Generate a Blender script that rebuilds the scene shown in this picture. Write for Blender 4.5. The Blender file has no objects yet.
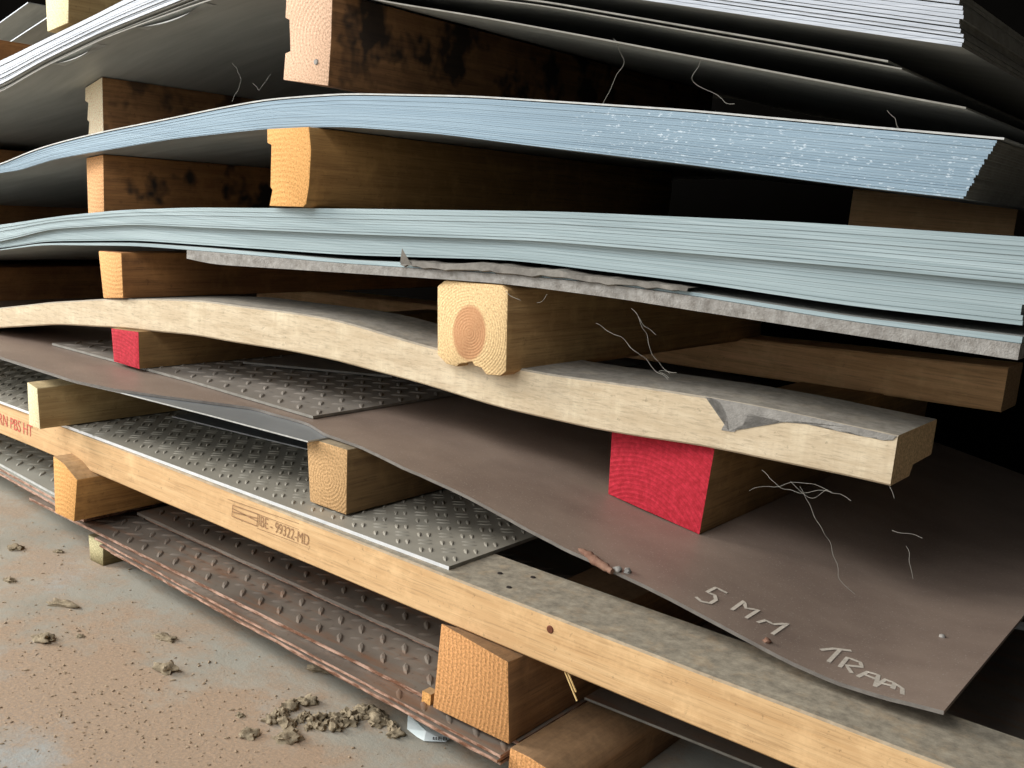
import bpy, bmesh, math, random
from mathutils import Vector, Matrix, noise as mnoise
random.seed(7)
S = bpy.context.scene
COL = S.collection
ZF = 0.592                      # height of the lens above the floor
# ------------------------------------------------------------------ camera
F = 1051.07
CX = Vector((0.78890462, 0.18102344, -0.58724782))   # world X in lens axes (right, down, forward)
CY = Vector((0.60849446, -0.09666969, 0.78764806))
CZ = Vector((0.0858137, -0.97871624, -0.18641492))
cam = bpy.data.cameras.new('camera'); camo = bpy.data.objects.new('camera', cam); COL.objects.link(camo)
cam.sensor_width = 36; cam.lens = F / 1024 * 36; cam.clip_start = 0.02; cam.clip_end = 60
camo.matrix_world = Matrix(((CX[0], -CX[1], -CX[2], 0), (CY[0], -CY[1], -CY[2], 0), (CZ[0], -CZ[1], -CZ[2], ZF), (0, 0, 0, 1)))
S.camera = camo

def ray(px, py):
    d = Vector((px - 512, py - 384, F)); return Vector((CX.dot(d), CY.dot(d), CZ.dot(d)))
def up(v): return Vector((v.x, v.y, v.z + ZF))
def aty(px, py, y, b=0.0):      # measured point on the upright plane Y = y + b X
    d = ray(px, py); return up(d * (y / (d.y - b * d.x)))
def atz(px, py, z):
    d = ray(px, py); return up(d * (z / d.z))
def atx(px, py, x):
    d = ray(px, py); return up(d * (x / d.x))

# ------------------------------------------------------------------ tags
def tag(o, label=None, cat=None, group=None, kind=None):
    if label: o['label'] = label
    if cat: o['category'] = cat
    if group: o['group'] = group
    if kind: o['kind'] = kind
    return o
def link(name, bm, mats, parent=None, smooth=None):
    me = bpy.data.meshes.new(name)
    bmesh.ops.recalc_face_normals(bm, faces=bm.faces[:])
    bm.to_mesh(me); bm.free()
    for m in (mats if isinstance(mats, (list, tuple)) else [mats]): me.materials.append(m)
    if smooth is not None:
        me.polygons.foreach_set('use_smooth', [True] * len(me.polygons)); me.set_sharp_from_angle(angle=math.radians(smooth))
    o = bpy.data.objects.new(name, me); COL.objects.link(o)
    if parent: o.parent = parent; o.matrix_parent_inverse = Matrix.Translation(-parent.location)
    return o
def recentre(o, c):
    c = Vector(c); o.data.transform(Matrix.Translation(-c)); o.location = c; return o

# ------------------------------------------------------------------ materials
class N:
    def __init__(s, name):
        s.m = bpy.data.materials.new(name); s.m.use_nodes = True; s.t = s.m.node_tree
        s.b = s.t.nodes['Principled BSDF']
    def n(s, t, **k):
        x = s.t.nodes.new(t)
        for a, v in k.items(): setattr(x, a, v)
        return x
    def l(s, a, b): s.t.links.new(a, b)
    def coord(s, scale=(1, 1, 1), loc=(0, 0, 0)):
        c = s.n('ShaderNodeTexCoord'); m = s.n('ShaderNodeMapping'); m.inputs['Scale'].default_value = scale; m.inputs['Location'].default_value = loc
        s.l(c.outputs['Object'], m.inputs[0]); return m.outputs[0]
    def noise(s, vec, sc, det=4, rough=.6, dist=0):
        x = s.n('ShaderNodeTexNoise'); x.inputs['Scale'].default_value = sc; x.inputs['Detail'].default_value = det
        x.inputs['Roughness'].default_value = rough; x.inputs['Distortion'].default_value = dist; s.l(vec, x.inputs['Vector']); return x.outputs['Fac']
    def ramp(s, fac, pts):
        r = s.n('ShaderNodeValToRGB'); e = r.color_ramp.elements
        while len(e) < len(pts): e.new(.5)
        for i, (p, c) in enumerate(pts):
            e[i].position = p; e[i].color = (c, c, c, 1) if isinstance(c, (int, float)) else (*c, 1)
        s.l(fac, r.inputs[0]); return r.outputs[0]
    def mix(s, fac, a, b, mode='MIX'):
        x = s.n('ShaderNodeMix', data_type='RGBA', blend_type=mode)
        for sock, v in ((x.inputs[0], fac), (x.inputs[6], a), (x.inputs[7], b)):
            if isinstance(v, bpy.types.NodeSocket): s.l(v, sock)
            elif isinstance(v, tuple): sock.default_value = (*v, 1)
            else: sock.default_value = v
        return x.outputs[2]
    def math(s, op, a, b=0.0, c=0.0, clamp=False):
        x = s.n('ShaderNodeMath', operation=op, use_clamp=clamp)
        for i, v in enumerate((a, b, c)):
            if isinstance(v, bpy.types.NodeSocket): s.l(v, x.inputs[i])
            else: x.inputs[i].default_value = v
        return x.outputs[0]
    def bump(s, h, strength=.3, dist=.002):
        x = s.n('ShaderNodeBump'); x.inputs['Strength'].default_value = strength; x.inputs['Distance'].default_value = dist
        s.l(h, x.inputs['Height']); s.l(x.outputs[0], s.b.inputs['Normal'])
    def out(s, col, rough=.8, metal=0.0):
        if isinstance(col, tuple): s.b.inputs['Base Color'].default_value = (*col, 1)
        else: s.l(col, s.b.inputs['Base Color'])
        if isinstance(rough, bpy.types.NodeSocket): s.l(rough, s.b.inputs['Roughness'])
        else: s.b.inputs['Roughness'].default_value = rough
        s.b.inputs['Metallic'].default_value = metal
        return s.m

def lin(r, g, b):
    f = lambda c: (c / 255 / 12.92) if c / 255 <= .04045 else ((c / 255 + .055) / 1.055) ** 2.4
    return (f(r), f(g), f(b))

def wood(name, base, dark, axis='y', end=None, pith=(0.0, 0.0), ring=260.0, dust=None, dust_amt=.0, red=False, saw=False, seed=0.0, heart=None, heart_r=(.02, .03), stain=0.0, ring_amt=.6):
    """sawn timber; axis = grain direction; end faces get growth rings round the pith"""
    s = N(name)
    sc = (90, 3, 90) if axis == 'y' else (3, 90, 90)
    g = s.noise(s.coord(sc, (seed, seed * 2, seed * 3)), 1.0, 5, .65, .6)
    blot = s.noise(s.coord((1, 1, 1), (seed, 3, 1)), 9, 4)
    col = s.mix(s.ramp(g, [(.3, 0.0), (.72, 1.0)]), dark, base)
    col = s.mix(s.ramp(blot, [(.35, .45), (.65, 0.0)]), col, dark)
    gm = s.n('ShaderNodeNewGeometry'); sep = s.n('ShaderNodeSeparateXYZ'); s.l(gm.outputs['Normal'], sep.inputs[0])
    fib = s.noise(s.coord((420, 14, 420) if axis == 'y' else (14, 420, 420), (seed, 1, 0)), 1.0, 4, .7)
    col = s.mix(s.ramp(fib, [(.34, .55), (.5, 0.0)]), col, tuple(c * .62 for c in dark))
    spk = s.noise(s.coord((1, 1, 1), (seed, 8, 4)), 130, 4, .75)
    col = s.mix(s.ramp(spk, [(.62, 0.0), (.70, .6)]), col, tuple(c * .5 for c in dark))
    mot = s.noise(s.coord((1, 1, 1), (seed, 2, 9)), 24, 5, .7)
    col = s.mix(s.ramp(mot, [(.5, 0.0), (.75, .45)]), col, tuple(min(1, c * 1.25) for c in base))
    hgt = s.mix(.5, g, fib)
    if saw:   # saw marks across the face
        w = s.noise(s.coord((160, 160, 8), (0, 0, seed)), 1, 3)
        col = s.mix(s.ramp(w, [(.35, .35), (.55, 0.0)]), col, dark)
    if stain:
        st = s.noise(s.coord((14, 14, 14), (seed + 5, 0, 0)), 1, 3, .6)
        col = s.mix(s.ramp(st, [(.5, 0.0), (.6, stain)]), col, (.012, .010, .008))
    if end is not None:
        co = s.n('ShaderNodeTexCoord'); so = s.n('ShaderNodeSeparateXYZ'); s.l(co.outputs['Object'], so.inputs[0])
        h = so.outputs[0] if axis == 'y' else so.outputs[1]
        dx = s.math('SUBTRACT', h, pith[0]); dz = s.math('SUBTRACT', so.outputs[2], pith[1])
        rr = s.math('SQRT', s.math('ADD', s.math('MULTIPLY', dx, dx), s.math('MULTIPLY', dz, dz)))
        wob = s.math('MULTIPLY', s.noise(s.coord((1, .02, 1) if axis == 'y' else (.02, 1, 1), (seed, 0, 0)), 35, 2), .003)
        rings = s.math('SINE', s.math('MULTIPLY', s.math('ADD', rr, wob), ring * 6.283))
        fleck = s.noise(s.coord((1, 1, 1), (0, seed, 0)), 420, 3, .7)
        ec = s.mix(s.ramp(rings, [(.0, 0.0), (1.0, ring_amt * .95)]), end, tuple(c * .55 for c in end))
        ec = s.mix(s.ramp(fleck, [(.4, 0.0), (.64, .75)]), ec, tuple(min(1, c * 1.7 + .05) for c in end))
        ec = s.mix(s.ramp(fleck, [(.30, .5), (.42, 0.0)]), ec, tuple(c * .4 for c in end))
        if heart is not None:
            ex = s.math('DIVIDE', dx, heart_r[0]); ez = s.math('DIVIDE', dz, heart_r[1])
            q = s.math('ADD', s.math('MULTIPLY', ex, ex), s.math('MULTIPLY', ez, ez))
            ec = s.mix(s.ramp(q, [(.78, .7), (1.0, 0.0)]), ec, heart)
        n = sep.outputs[1] if axis == 'y' else sep.outputs[0]
        m = s.ramp(s.math('ABSOLUTE', n), [(.7, 0.0), (.8, 1.0)])
        if red:
            rn = s.noise(s.coord((1, 1, 1)), 150, 4, .7)
            ec = s.mix(s.ramp(rn, [(.38, 0.0), (.7, 1.0)]), lin(166, 14, 32), lin(208, 42, 62))
            ec = s.mix(s.ramp(rings, [(.5, 0.0), (1.0, .35)]), ec, lin(140, 8, 24))
        col = s.mix(m, col, ec)
        hgt = s.mix(m, g, s.mix(.2, fleck, rings))
    if dust is not None:
        dn = s.noise(s.coord((1, 1, 1), (seed, 9, 0)), 38, 5, .7)
        dust = s.mix(s.ramp(s.noise(s.coord((1, 1, 1), (3, seed, 0)), 75, 6, .75), [(.32, 0.0), (.68, 1.0)]), tuple(c * .55 for c in dust), tuple(min(1, c * 1.25) for c in dust))
        lv = s.math('MULTIPLY', s.ramp(sep.outputs[2], [(.4, 0.0), (.8, 1.0)]), s.ramp(dn, [(.3, .78), (.5, 1.0)]))
        col = s.mix(s.math('MULTIPLY', lv, dust_amt), col, dust)
    s.bump(hgt, .5, .0015)
    return s.out(col, .85)

def metal(name, c1, c2, rough=.5, met=.4, sc=14, stretch=(1, 1, 1), speck=None, bump=.0, pos=(.3, .7)):
    s = N(name)
    n = s.noise(s.coord(stretch), sc, 5, .65)
    col = s.mix(s.ramp(n, [(pos[0], 0.0), (pos[1], 1.0)]), c1, c2)
    f = s.noise(s.coord(), 500, 2)
    if speck is not None:
        col = s.mix(s.ramp(f, [(.62, 0.0), (.7, 1.0)]), col, speck)
    if bump: s.bump(f, bump, .001)
    return s.out(col, rough, met)

PALE = lin(214, 186, 142); TAN = lin(186, 146, 96); BRN = lin(128, 92, 56); DBRN = lin(84, 58, 36); ORG = lin(206, 152, 84)
M_beam = wood('timber_front_beam', lin(228, 192, 142), lin(198, 156, 106), 'x', end=TAN, dust=lin(154, 145, 127), dust_amt=.97, saw=False, seed=2)
M_plank = wood('timber_weathered_plank', lin(236, 218, 186), lin(204, 182, 148), 'x', end=lin(206, 170, 124), dust=lin(142, 137, 128), dust_amt=.9, saw=True, seed=5)
M_rear = wood('timber_rear_plank', lin(245, 197, 143), lin(197, 151, 101), 'x', end=lin(150, 120, 84), seed=8)
M_pine = wood('timber_pine', lin(212, 174, 118), lin(156, 118, 73), 'y', end=lin(206, 170, 120), pith=(-.005, .012), ring=300, seed=1, heart=lin(178, 114, 74), heart_r=(.026, .034), ring_amt=.12)
M_rough = wood('timber_rough_block', lin(168, 127, 85), lin(120, 87, 56), 'y', end=lin(184, 130, 74), pith=(-.3, .0), ring=190, dust=lin(140, 112, 80), dust_amt=.6, seed=3, ring_amt=.7)
M_orange = wood('timber_orange', lin(204, 156, 92), lin(151, 109, 61), 'y', end=lin(204, 146, 78), pith=(.0, -.1), ring=150, seed=4, dust=lin(176, 148, 112), dust_amt=.6, ring_amt=.1)
M_pale = wood('timber_pale', lin(196, 168, 116), lin(150, 120, 76), 'y', end=lin(228, 206, 158), pith=(.1, .1), ring=160, seed=6, dust=lin(206, 186, 142), dust_amt=.6, ring_amt=.15)
M_knot = wood('timber_ring_end', lin(150, 120, 78), lin(108, 82, 50), 'y', end=lin(176, 138, 90), pith=(.0, -.004), ring=240, seed=7, dust=lin(150, 136, 112), dust_amt=.8, ring_amt=.35)
M_red = wood('timber_red_end', lin(140, 112, 70), lin(98, 74, 44), 'y', end=TAN, pith=(-.02, -.09), ring=190, red=True, seed=9)
M_redwood = wood('timber_red_block_side', lin(168, 134, 84), lin(117, 88, 52), 'y', end=lin(196, 30, 50), seed=9)
M_green = wood('timber_greenish', lin(140, 126, 86), lin(100, 88, 58), 'y', end=lin(170, 160, 118), pith=(.1, .1), ring=160, seed=11, ring_amt=.2)
M_old = wood('timber_old', lin(180, 129, 81), lin(117, 81, 50), 'y', end=lin(194, 158, 128), pith=(.05, .0), ring=170, seed=12, stain=.9, ring_amt=.2)
M_old2 = wood('timber_old_narrow', lin(180, 130, 82), lin(118, 82, 50), 'y', end=lin(244, 212, 172), pith=(.05, .0), ring=170, seed=22, stain=.7, ring_amt=.15)  # old timber copy, end lightened to offset shade under the overhang
M_dark = wood('timber_shaded', lin(187, 132, 77), lin(130, 87, 50), 'y', end=lin(210, 150, 88), pith=(.0, .1), ring=160, seed=13, ring_amt=.2)  # sides lightened against the dark gaps, as in pine, rough, orange, stained
M_stain = wood('timber_stained', lin(178, 126, 73), lin(122, 82, 46), 'y', end=lin(206, 150, 98), pith=(.0, .1), ring=160, seed=15, stain=.95, ring_amt=.2)

M_galv = metal('galvanised_face', lin(138, 139, 134), lin(166, 167, 162), .5, .15, 6, (1, 6, 1))
def streak_edge(name, ca, cb, cs=None, sparkle_from=None):  # front-edge tones include the light the sheet edges catch
    s = N(name)
    n = s.noise(s.coord((2.5, 2.5, 700)), 1, 4, .6); n2 = s.noise(s.coord((4, 4, 40)), 1, 3)
    col = s.mix(s.ramp(n, [(.3, 0.0), (.7, 1.0)]), ca, cb)
    col = s.mix(s.ramp(n2, [(.4, .3), (.6, 0.0)]), col, tuple(c * .75 for c in ca))
    if cs is not None:
        f = s.noise(s.coord((150, 150, 420)), 1, 2, .7)
        k = s.ramp(f, [(.60, 0.0), (.70, 1.0)])
        if sparkle_from is not None:
            co = s.n('ShaderNodeTexCoord'); sp = s.n('ShaderNodeSeparateXYZ'); s.l(co.outputs['Object'], sp.inputs[0])
            mm = s.n('ShaderNodeMapRange'); mm.inputs[1].default_value = sparkle_from; mm.inputs[2].default_value = sparkle_from + .02; s.l(sp.outputs[0], mm.inputs[0])
            k = s.math('MULTIPLY', k, mm.outputs[0])
        col = s.mix(k, col, cs)
    return s.out(col, .55, .15)
M_eblue = streak_edge('edge_blue_steel', lin(128, 151, 166), lin(156, 177, 189), lin(198, 211, 219), -.66)
M_emint = streak_edge('edge_grey_green_steel', lin(142, 159, 161), lin(176, 191, 192))
M_ewhite = streak_edge('edge_white_steel', lin(172, 178, 186), lin(210, 214, 219))
M_egrey = metal('edge_rough_grey', lin(122, 116, 108), lin(168, 164, 157), .85, 0, 120, (1, 1, 1), bump=.8)
M_edark = metal('edge_dark_steel', lin(120, 116, 106), lin(150, 146, 136), .6, .1, 60)
M_face_dark = metal('dark_steel_face', lin(156, 155, 148), lin(180, 179, 172), .5, .1, 5, (1, 8, 1))
M_brown = metal('mill_scale_brown', lin(120, 103, 92), lin(145, 127, 113), .5, .05, 7, (1, 1.4, 1), speck=lin(158, 146, 134), bump=.15)
M_brown_edge = metal('mill_scale_edge', lin(104, 97, 90), lin(132, 126, 118), .6, .2, 60)
M_silver = metal('silver_checker_steel', lin(142, 136, 122), lin(166, 160, 146), .5, .05, 9, bump=.05)
M_silver_edge = metal('silver_bright_edge', lin(225, 228, 228), lin(250, 250, 250), .3, .3, 90)  # near-white tone paints the light reflected by the plate edge
M_tread = metal('grey_tread_steel', lin(132, 125, 116), lin(156, 148, 138), .42, .12, 9, bump=.1)
def rust_mat():
    s = N('rusty_tread_steel'); v = s.coord()
    col = s.mix(s.ramp(s.noise(v, 8, 5, .65), [(.3, 0.0), (.7, 1.0)]), lin(98, 89, 80), lin(134, 124, 112))
    col = s.mix(s.ramp(s.noise(s.coord((2, 14, 1), (3, 1, 0)), 3, 5, .7), [(.5, 0.0), (.68, .7)]), col, lin(134, 92, 62))
    col = s.mix(s.ramp(s.noise(v, 140, 3, .7), [(.6, 0.0), (.7, .5)]), col, lin(84, 66, 54))
    return s.out(col, .42, .08)
M_rust = rust_mat()
M_rust_edge = metal('rusty_edge', lin(116, 76, 52), lin(196, 160, 138), .6, .05, 45, (1, 1, 4), bump=.5, pos=(.42, .6))
M_grey_sheet = metal('grey_sheet', lin(116, 119, 120), lin(138, 141, 142), .4, .2, 6)
M_lgrey_edge = metal('pale_grey_edge', lin(170, 170, 164), lin(205, 205, 200), .5, .2, 80)
M_farplate = metal('dusty_tread_steel', lin(146, 145, 134), lin(166, 165, 154), .5, .1, 9, bump=.1)
M_chalk = metal('chalk', lin(180, 170, 155), lin(206, 195, 179), .95, 0, 300)
M_ink = metal('ink_grey', lin(146, 110, 76), lin(164, 126, 90), .9, 0, 200)
M_inkred = metal('ink_red', lin(196, 76, 62), lin(214, 120, 98), .9, 0, 200)
M_black = metal('ink_black', lin(20, 20, 22), lin(34, 34, 36), .8, 0, 100)
M_paper = metal('white_paper', lin(214, 226, 224), lin(236, 242, 240), .8, 0, 30)
M_web = metal('cobweb_silk', lin(130, 126, 116), lin(156, 152, 142), .9, 0, 30)
M_straw = metal('straw_stalk', lin(196, 160, 100), lin(224, 194, 134), .8, 0, 60)
M_film = metal('torn_grey_film', lin(88, 82, 74), lin(136, 130, 120), .75, 0, 60, bump=.4)
M_dirt = metal('dry_dirt', lin(112, 99, 77), lin(170, 154, 127), .95, 0, 120, bump=1.0)
M_crumb = metal('dry_crumbs', lin(140, 120, 96), lin(180, 160, 132), .95, 0, 120)
M_nail = metal('rusty_nail', lin(98, 52, 34), lin(132, 78, 52), .6, .4, 200)
M_hole = metal('nail_hole', lin(34, 26, 20), lin(44, 34, 26), .9, 0, 100)
M_rustflake = metal('rust_scale', lin(104, 66, 48), lin(142, 108, 88), .85, 0, 90, bump=.6)
M_cement = metal('cement_smear', lin(132, 128, 121), lin(168, 163, 155), .95, 0, 90, bump=.8)

def floor_mat():
    s = N('dusty_concrete')
    v = s.coord()
    base = s.mix(s.ramp(s.noise(v, 5, 6), [(.3, 0.0), (.7, 1.0)]), lin(146, 141, 127), lin(172, 167, 153))
    base = s.mix(s.ramp(s.noise(s.coord((1, 1, 1), (4, 2, 0)), 3.0, 3), [(.56, 0.0), (.66, .5)]), base, lin(164, 172, 174))
    # sawdust drifts
    co = s.n('ShaderNodeTexCoord'); sp = s.n('ShaderNodeSeparateXYZ'); s.l(co.outputs['Object'], sp.inputs[0])
    dx = s.math('DIVIDE', s.math('SUBTRACT', sp.outputs[0], -.92), .42); dy = s.math('DIVIDE', s.math('SUBTRACT', sp.outputs[1], .60), .21)
    q = s.math('SQRT', s.math('ADD', s.math('MULTIPLY', dx, dx), s.math('MULTIPLY', dy, dy)))
    q = s.math('ADD', q, s.math('MULTIPLY', s.math('SUBTRACT', s.noise(v, 9, 6, .7),   .5), 3.0))
    d1 = s.ramp(q, [(.45, 1.0), (1.25, 0.0)])
    d2 = s.ramp(s.noise(s.coord((1, 1, 1), (1, 7, 0)), 7, 7, .74), [(.47, 0.0), (.6, .8)])
    d = s.math('MAXIMUM', d1, d2)
    fine = s.noise(v, 260, 4, .8)
    dc = s.mix(s.ramp(fine, [(.3, 0.0), (.7, 1.0)]), lin(142, 118, 95), lin(186, 160, 133))
    col = s.mix(s.math('MULTIPLY', d, s.ramp(fine, [(.25, .55), (.55, 1.0)])), base, dc)
    crumbs = s.noise(v, 95, 3, .7)
    col = s.mix(s.ramp(crumbs, [(.66, 0.0), (.72, .8)]), col, lin(106, 90, 70))
    s.bump(s.mix(.5, fine, crumbs), .45, .003)
    return s.out(col, .9)
M_floor = floor_mat()
M_blocker = metal('dark_block_wall', lin(7, 6, 5), lin(10, 9, 8), .95, 0, 4)  # near-black paints deep shade behind the gaps
M_blocker.node_tree.nodes['Principled BSDF'].inputs['Specular IOR Level'].default_value = 0.0

# ------------------------------------------------------------------ setting
def quad(name, pts, m):
    bm = bmesh.new(); bm.faces.new([bm.verts.new(p) for p in pts]); return link(name, bm, m)
def slab(name, a, b, m):
    bm = bmesh.new(); bmesh.ops.create_cube(bm, size=1)
    for v in bm.verts: v.co = Vector([a[i] + (b[i] - a[i]) * (v.co[i] + .5) for i in range(3)])
    return link(name, bm, m)
tag(slab('floor', (-7, -4, -.1), (3, 3.4, 0), M_floor), kind='structure')
tag(slab('wall_back', (-7, 2.5, 0), (3, 2.6, 3.2), M_blocker), kind='structure')  # added to keep light from behind out of the stack
tag(slab('ceiling', (-7, -1.2, 3.2), (3, 2.6, 3.3), M_blocker), kind='structure')  # unseen, added overhead to keep the back of the stack dark
tag(slab('wall_right', (1.6, -1.5, 0), (1.7, 2.5, 3.2), M_blocker), kind='structure')  # unseen, added to block light from the right

# ------------------------------------------------------------------ shape builders
def prism_y(name, poly, y1, mats, parent=None, bev=.0015, back=None, front_len=.0, skew=0.0):
    """timber lying along Y: an end outline (list of world points of the front end) pushed back to y1"""
    bm = bmesh.new()
    ys = [p.y for p in poly]; n = 6
    rings = []
    for k in range(n + 1):
        t = k / n
        if back is not None:
            src = poly if k == 0 else back; t = 0 if k == 0 else max(t - 1 / n, .03 if k == 1 else 0)
            rings.append([bm.verts.new((p.x + skew * t, p.y + (front_len if k == 1 else 0) + (y1 - p.y) * (0 if k == 1 else k / n), p.z)) for p in src]); continue
        rings.append([bm.verts.new((p.x + skew * t, p.y + (y1 - p.y) * t, p.z)) for p in poly])
    L = len(poly)
    for k in range(n):
        for i in range(L): bm.faces.new((rings[k][i], rings[k][(i + 1) % L], rings[k + 1][(i + 1) % L], rings[k + 1][i]))
    bm.faces.new(rings[0][::-1]); bm.faces.new(rings[-1])
    bmesh.ops.recalc_face_normals(bm, faces=bm.faces[:])
    if bev:
        es = [e for e in bm.edges if len(e.link_faces) == 2 and e.calc_face_angle(0) > .6]
        bmesh.ops.bevel(bm, geom=es, offset=bev, segments=2, affect='EDGES', profile=.5, clamp_overlap=True)
    c = sum(poly, Vector()) / L
    o = link(name, bm, mats, parent, smooth=35)
    return recentre(o, (c.x, min(ys), c.z))
def P(pts, y, b=0.0): return [aty(px, py, y, b) for px, py in pts]
def boxpoly(x0, x1, z0, z1, y): return [Vector((x0, y, z0)), Vector((x1, y, z0)), Vector((x1, y, z1)), Vector((x0, y, z1))]

def curve_of(px, y, b=0.0, ext=None, n=110, sm=3):
    """measured edge -> function z(x) on the front plane, smoothed"""
    w = []
    for p in px:
        q = aty(p[0], p[1], p[2] if len(p) > 2 else y, b if len(p) < 3 else 0.0); w.append((q.x, q.z, q.y))
    w.sort()
    if ext is not None: w.insert(0, (ext[0], ext[1], w[0][2] + b * (ext[0] - w[0][0])))
    x0, x1 = w[0][0], w[-1][0]
    xs = [x0 + (x1 - x0) * i / n for i in range(n + 1)]
    def lerp(x, k):
        for a, c in zip(w, w[1:]):
            if x <= c[0] + 1e-9:
                t = (x - a[0]) / max(1e-9, c[0] - a[0]); return a[k] + (c[k] - a[k]) * t
        return w[-1][k]
    zs = [lerp(x, 1) for x in xs]; ys = [lerp(x, 2) for x in xs]
    for _ in range(sm):
        zs = [zs[0]] + [(zs[i - 1] + 2 * zs[i] + zs[i + 1]) / 4 for i in range(1, n)] + [zs[-1]]
        ys = [ys[0]] + [(ys[i - 1] + 2 * ys[i] + ys[i + 1]) / 4 for i in range(1, n)] + [ys[-1]]
    def f(tab):
        def g(x):
            t = (x - x0) / (x1 - x0) * n; i = max(0, min(n - 1, int(math.floor(t))));
            return tab[i] + (tab[i + 1] - tab[i]) * (t - i)
        return g
    return f(zs), f(ys), x0, x1

def plate(name, x0, x1, zt, zb, yf, depth, mats, parent=None, n=90, jag=0.0, wav=0.0):
    """sheet with front edge yf(x), top zt(x), underside zb(x); mats = [face, edge]"""
    bm = bmesh.new(); rows = []
    ph = random.random() * 50
    for i in range(n + 1):
        x = x0 + (x1 - x0) * i / n
        y = yf(x) + (jag * mnoise.noise(Vector((x * 40, ph, 0))) if jag else 0) + (wav * mnoise.noise(Vector((x * 6, ph, 3))) if wav else 0)
        a, b = zt(x), zb(x)
        yb = yf(x) + depth
        rows.append([bm.verts.new(v) for v in ((x, y, a), (x, yb, a), (x, yb, b), (x, y, b))])
    for p, q in zip(rows, rows[1:]):
        for k in range(4):
            f = bm.faces.new((p[k], q[k], q[(k + 1) % 4], p[(k + 1) % 4])); f.material_index = 1 if k in (1, 3) else 0
    for r in (rows[0], rows[-1]): bm.faces.new(r).material_index = 1 if len(mats) < 3 else 2
    return link(name, bm, mats, parent, smooth=30)

def const(c): return lambda x: c
def tears(bm, x0, x1, yf, d0, d1, zt, cell, bars, ln, wd, ht, mi=0, ang=math.pi / 4, sep=.009):
    """raised tread: bars alternating at +-45 degrees, added to a plate's own mesh"""
    ca, sa = math.cos(ang), math.sin(ang)
    yc = yf((x0 + x1) / 2); R = max(x1 - x0, d1) * 1.1; cxm, cym = (x0 + x1) / 2, yc + (d0 + d1) / 2
    k = int(R / cell) + 2
    for i in range(-k, k + 1):
        for j in range(-k, k + 1):
            u, v = i * cell, j * cell
            x, y = cxm + u * ca - v * sa, cym + u * sa + v * ca
            if not (x0 + .006 < x < x1 - .006): continue
            dd = y - yf(x)
            if not (d0 + .004 < dd < d1): continue
            od = (i + j) % 2
            dirv = Vector((ca, sa)) if od == 0 else Vector((-sa, ca)); nrm = Vector((-dirv.y, dirv.x))
            for bq in range(bars):
                off = (bq - (bars - 1) / 2) * sep
                c = Vector((x, y)) + nrm * off
                L = []
                for du, dv in ((-.5, 0), (-.28, -.42), (.2, -.5), (.5, 0), (.2, .5), (-.28, .42)):
                    q = c + dirv * du * ln + nrm * dv * wd
                    L.append(bm.verts.new((q.x, q.y, zt(min(x1, max(x0, q.x))) - .0002)))
                tops = []
                for du, dv in ((-.28, 0), (-.15, -.16), (.18, -.2), (.32, 0), (.18, .2), (-.15, .16)):
                    q = c + dirv * du * ln + nrm * dv * wd
                    tops.append(bm.verts.new((q.x, q.y, zt(min(x1, max(x0, q.x))) + ht)))
                for a in range(6):
                    bm.faces.new((L[a], L[(a + 1) % 6], tops[(a + 1) % 6], tops[a])).material_index = mi
                bm.faces.new(tops).material_index = mi
def tread_plate(name, x0, x1, zt, th, yf, depth, mats, cell, bars, ln, wd, ht, d0=.01, d1=.5, n=60, sep=.009, **k):
    o = plate(name, x0, x1, zt, lambda x: zt(x) - th, yf, depth, mats, n=n, **k)
    bm = bmesh.new(); bm.from_mesh(o.data)
    tears(bm, x0, x1, yf, d0, d1, zt, cell, bars, ln, wd, ht, sep=sep)
    bmesh.ops.recalc_face_normals(bm, faces=bm.faces[:]); bm.to_mesh(o.data); bm.free()
    o.data.polygons.foreach_set('use_smooth', [True] * len(o.data.polygons)); o.data.set_sharp_from_angle(angle=math.radians(30))
    return o

def bar_x(name, x0, x1, zt, zb, yf, width, mats, bev=.003, n=50, rough=.0006, notch=False):
    """timber lying along X with top zt(x), bottom zb(x)"""
    bm = bmesh.new(); rows = []
    for i in range(n + 1):
        x = x0 + (x1 - x0) * i / n; a, b = zt(x), zb(x); y0 = yf(x); y1 = y0 + width
        a += rough * mnoise.noise(Vector((x * 9, 1, 0))); b += rough * mnoise.noise(Vector((x * 9, 5, 0)))
        e = bev
        sec = [(y0 + e, a), (y1 - e, a), (y1, a - e), (y1, b + e), (y1 - e, b)]
        if notch: sec = [(y0 + e, a), (y1 - e, a), (y1, a - e), (y1, b + .012 + e), (y1 - e, b + .012), (y0 + width * .52, b + .011), (y0 + width * .46, b)]
        sec += [(y0 + e, b), (y0, b + e), (y0, a - e)]
        rows.append([bm.verts.new((x, yy, zz)) for yy, zz in sec])
    L = len(rows[0])
    for p, q in zip(rows, rows[1:]):
        for k in range(L): bm.faces.new((p[k], q[k], q[(k + 1) % L], p[(k + 1) % L]))
    bm.faces.new(rows[0]); bm.faces.new(rows[-1])
    o = link(name, bm, mats, smooth=30)
    return recentre(o, ((x0 + x1) / 2, yf((x0 + x1) / 2), (zt((x0 + x1) / 2) + zb((x0 + x1) / 2)) / 2))

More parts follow.
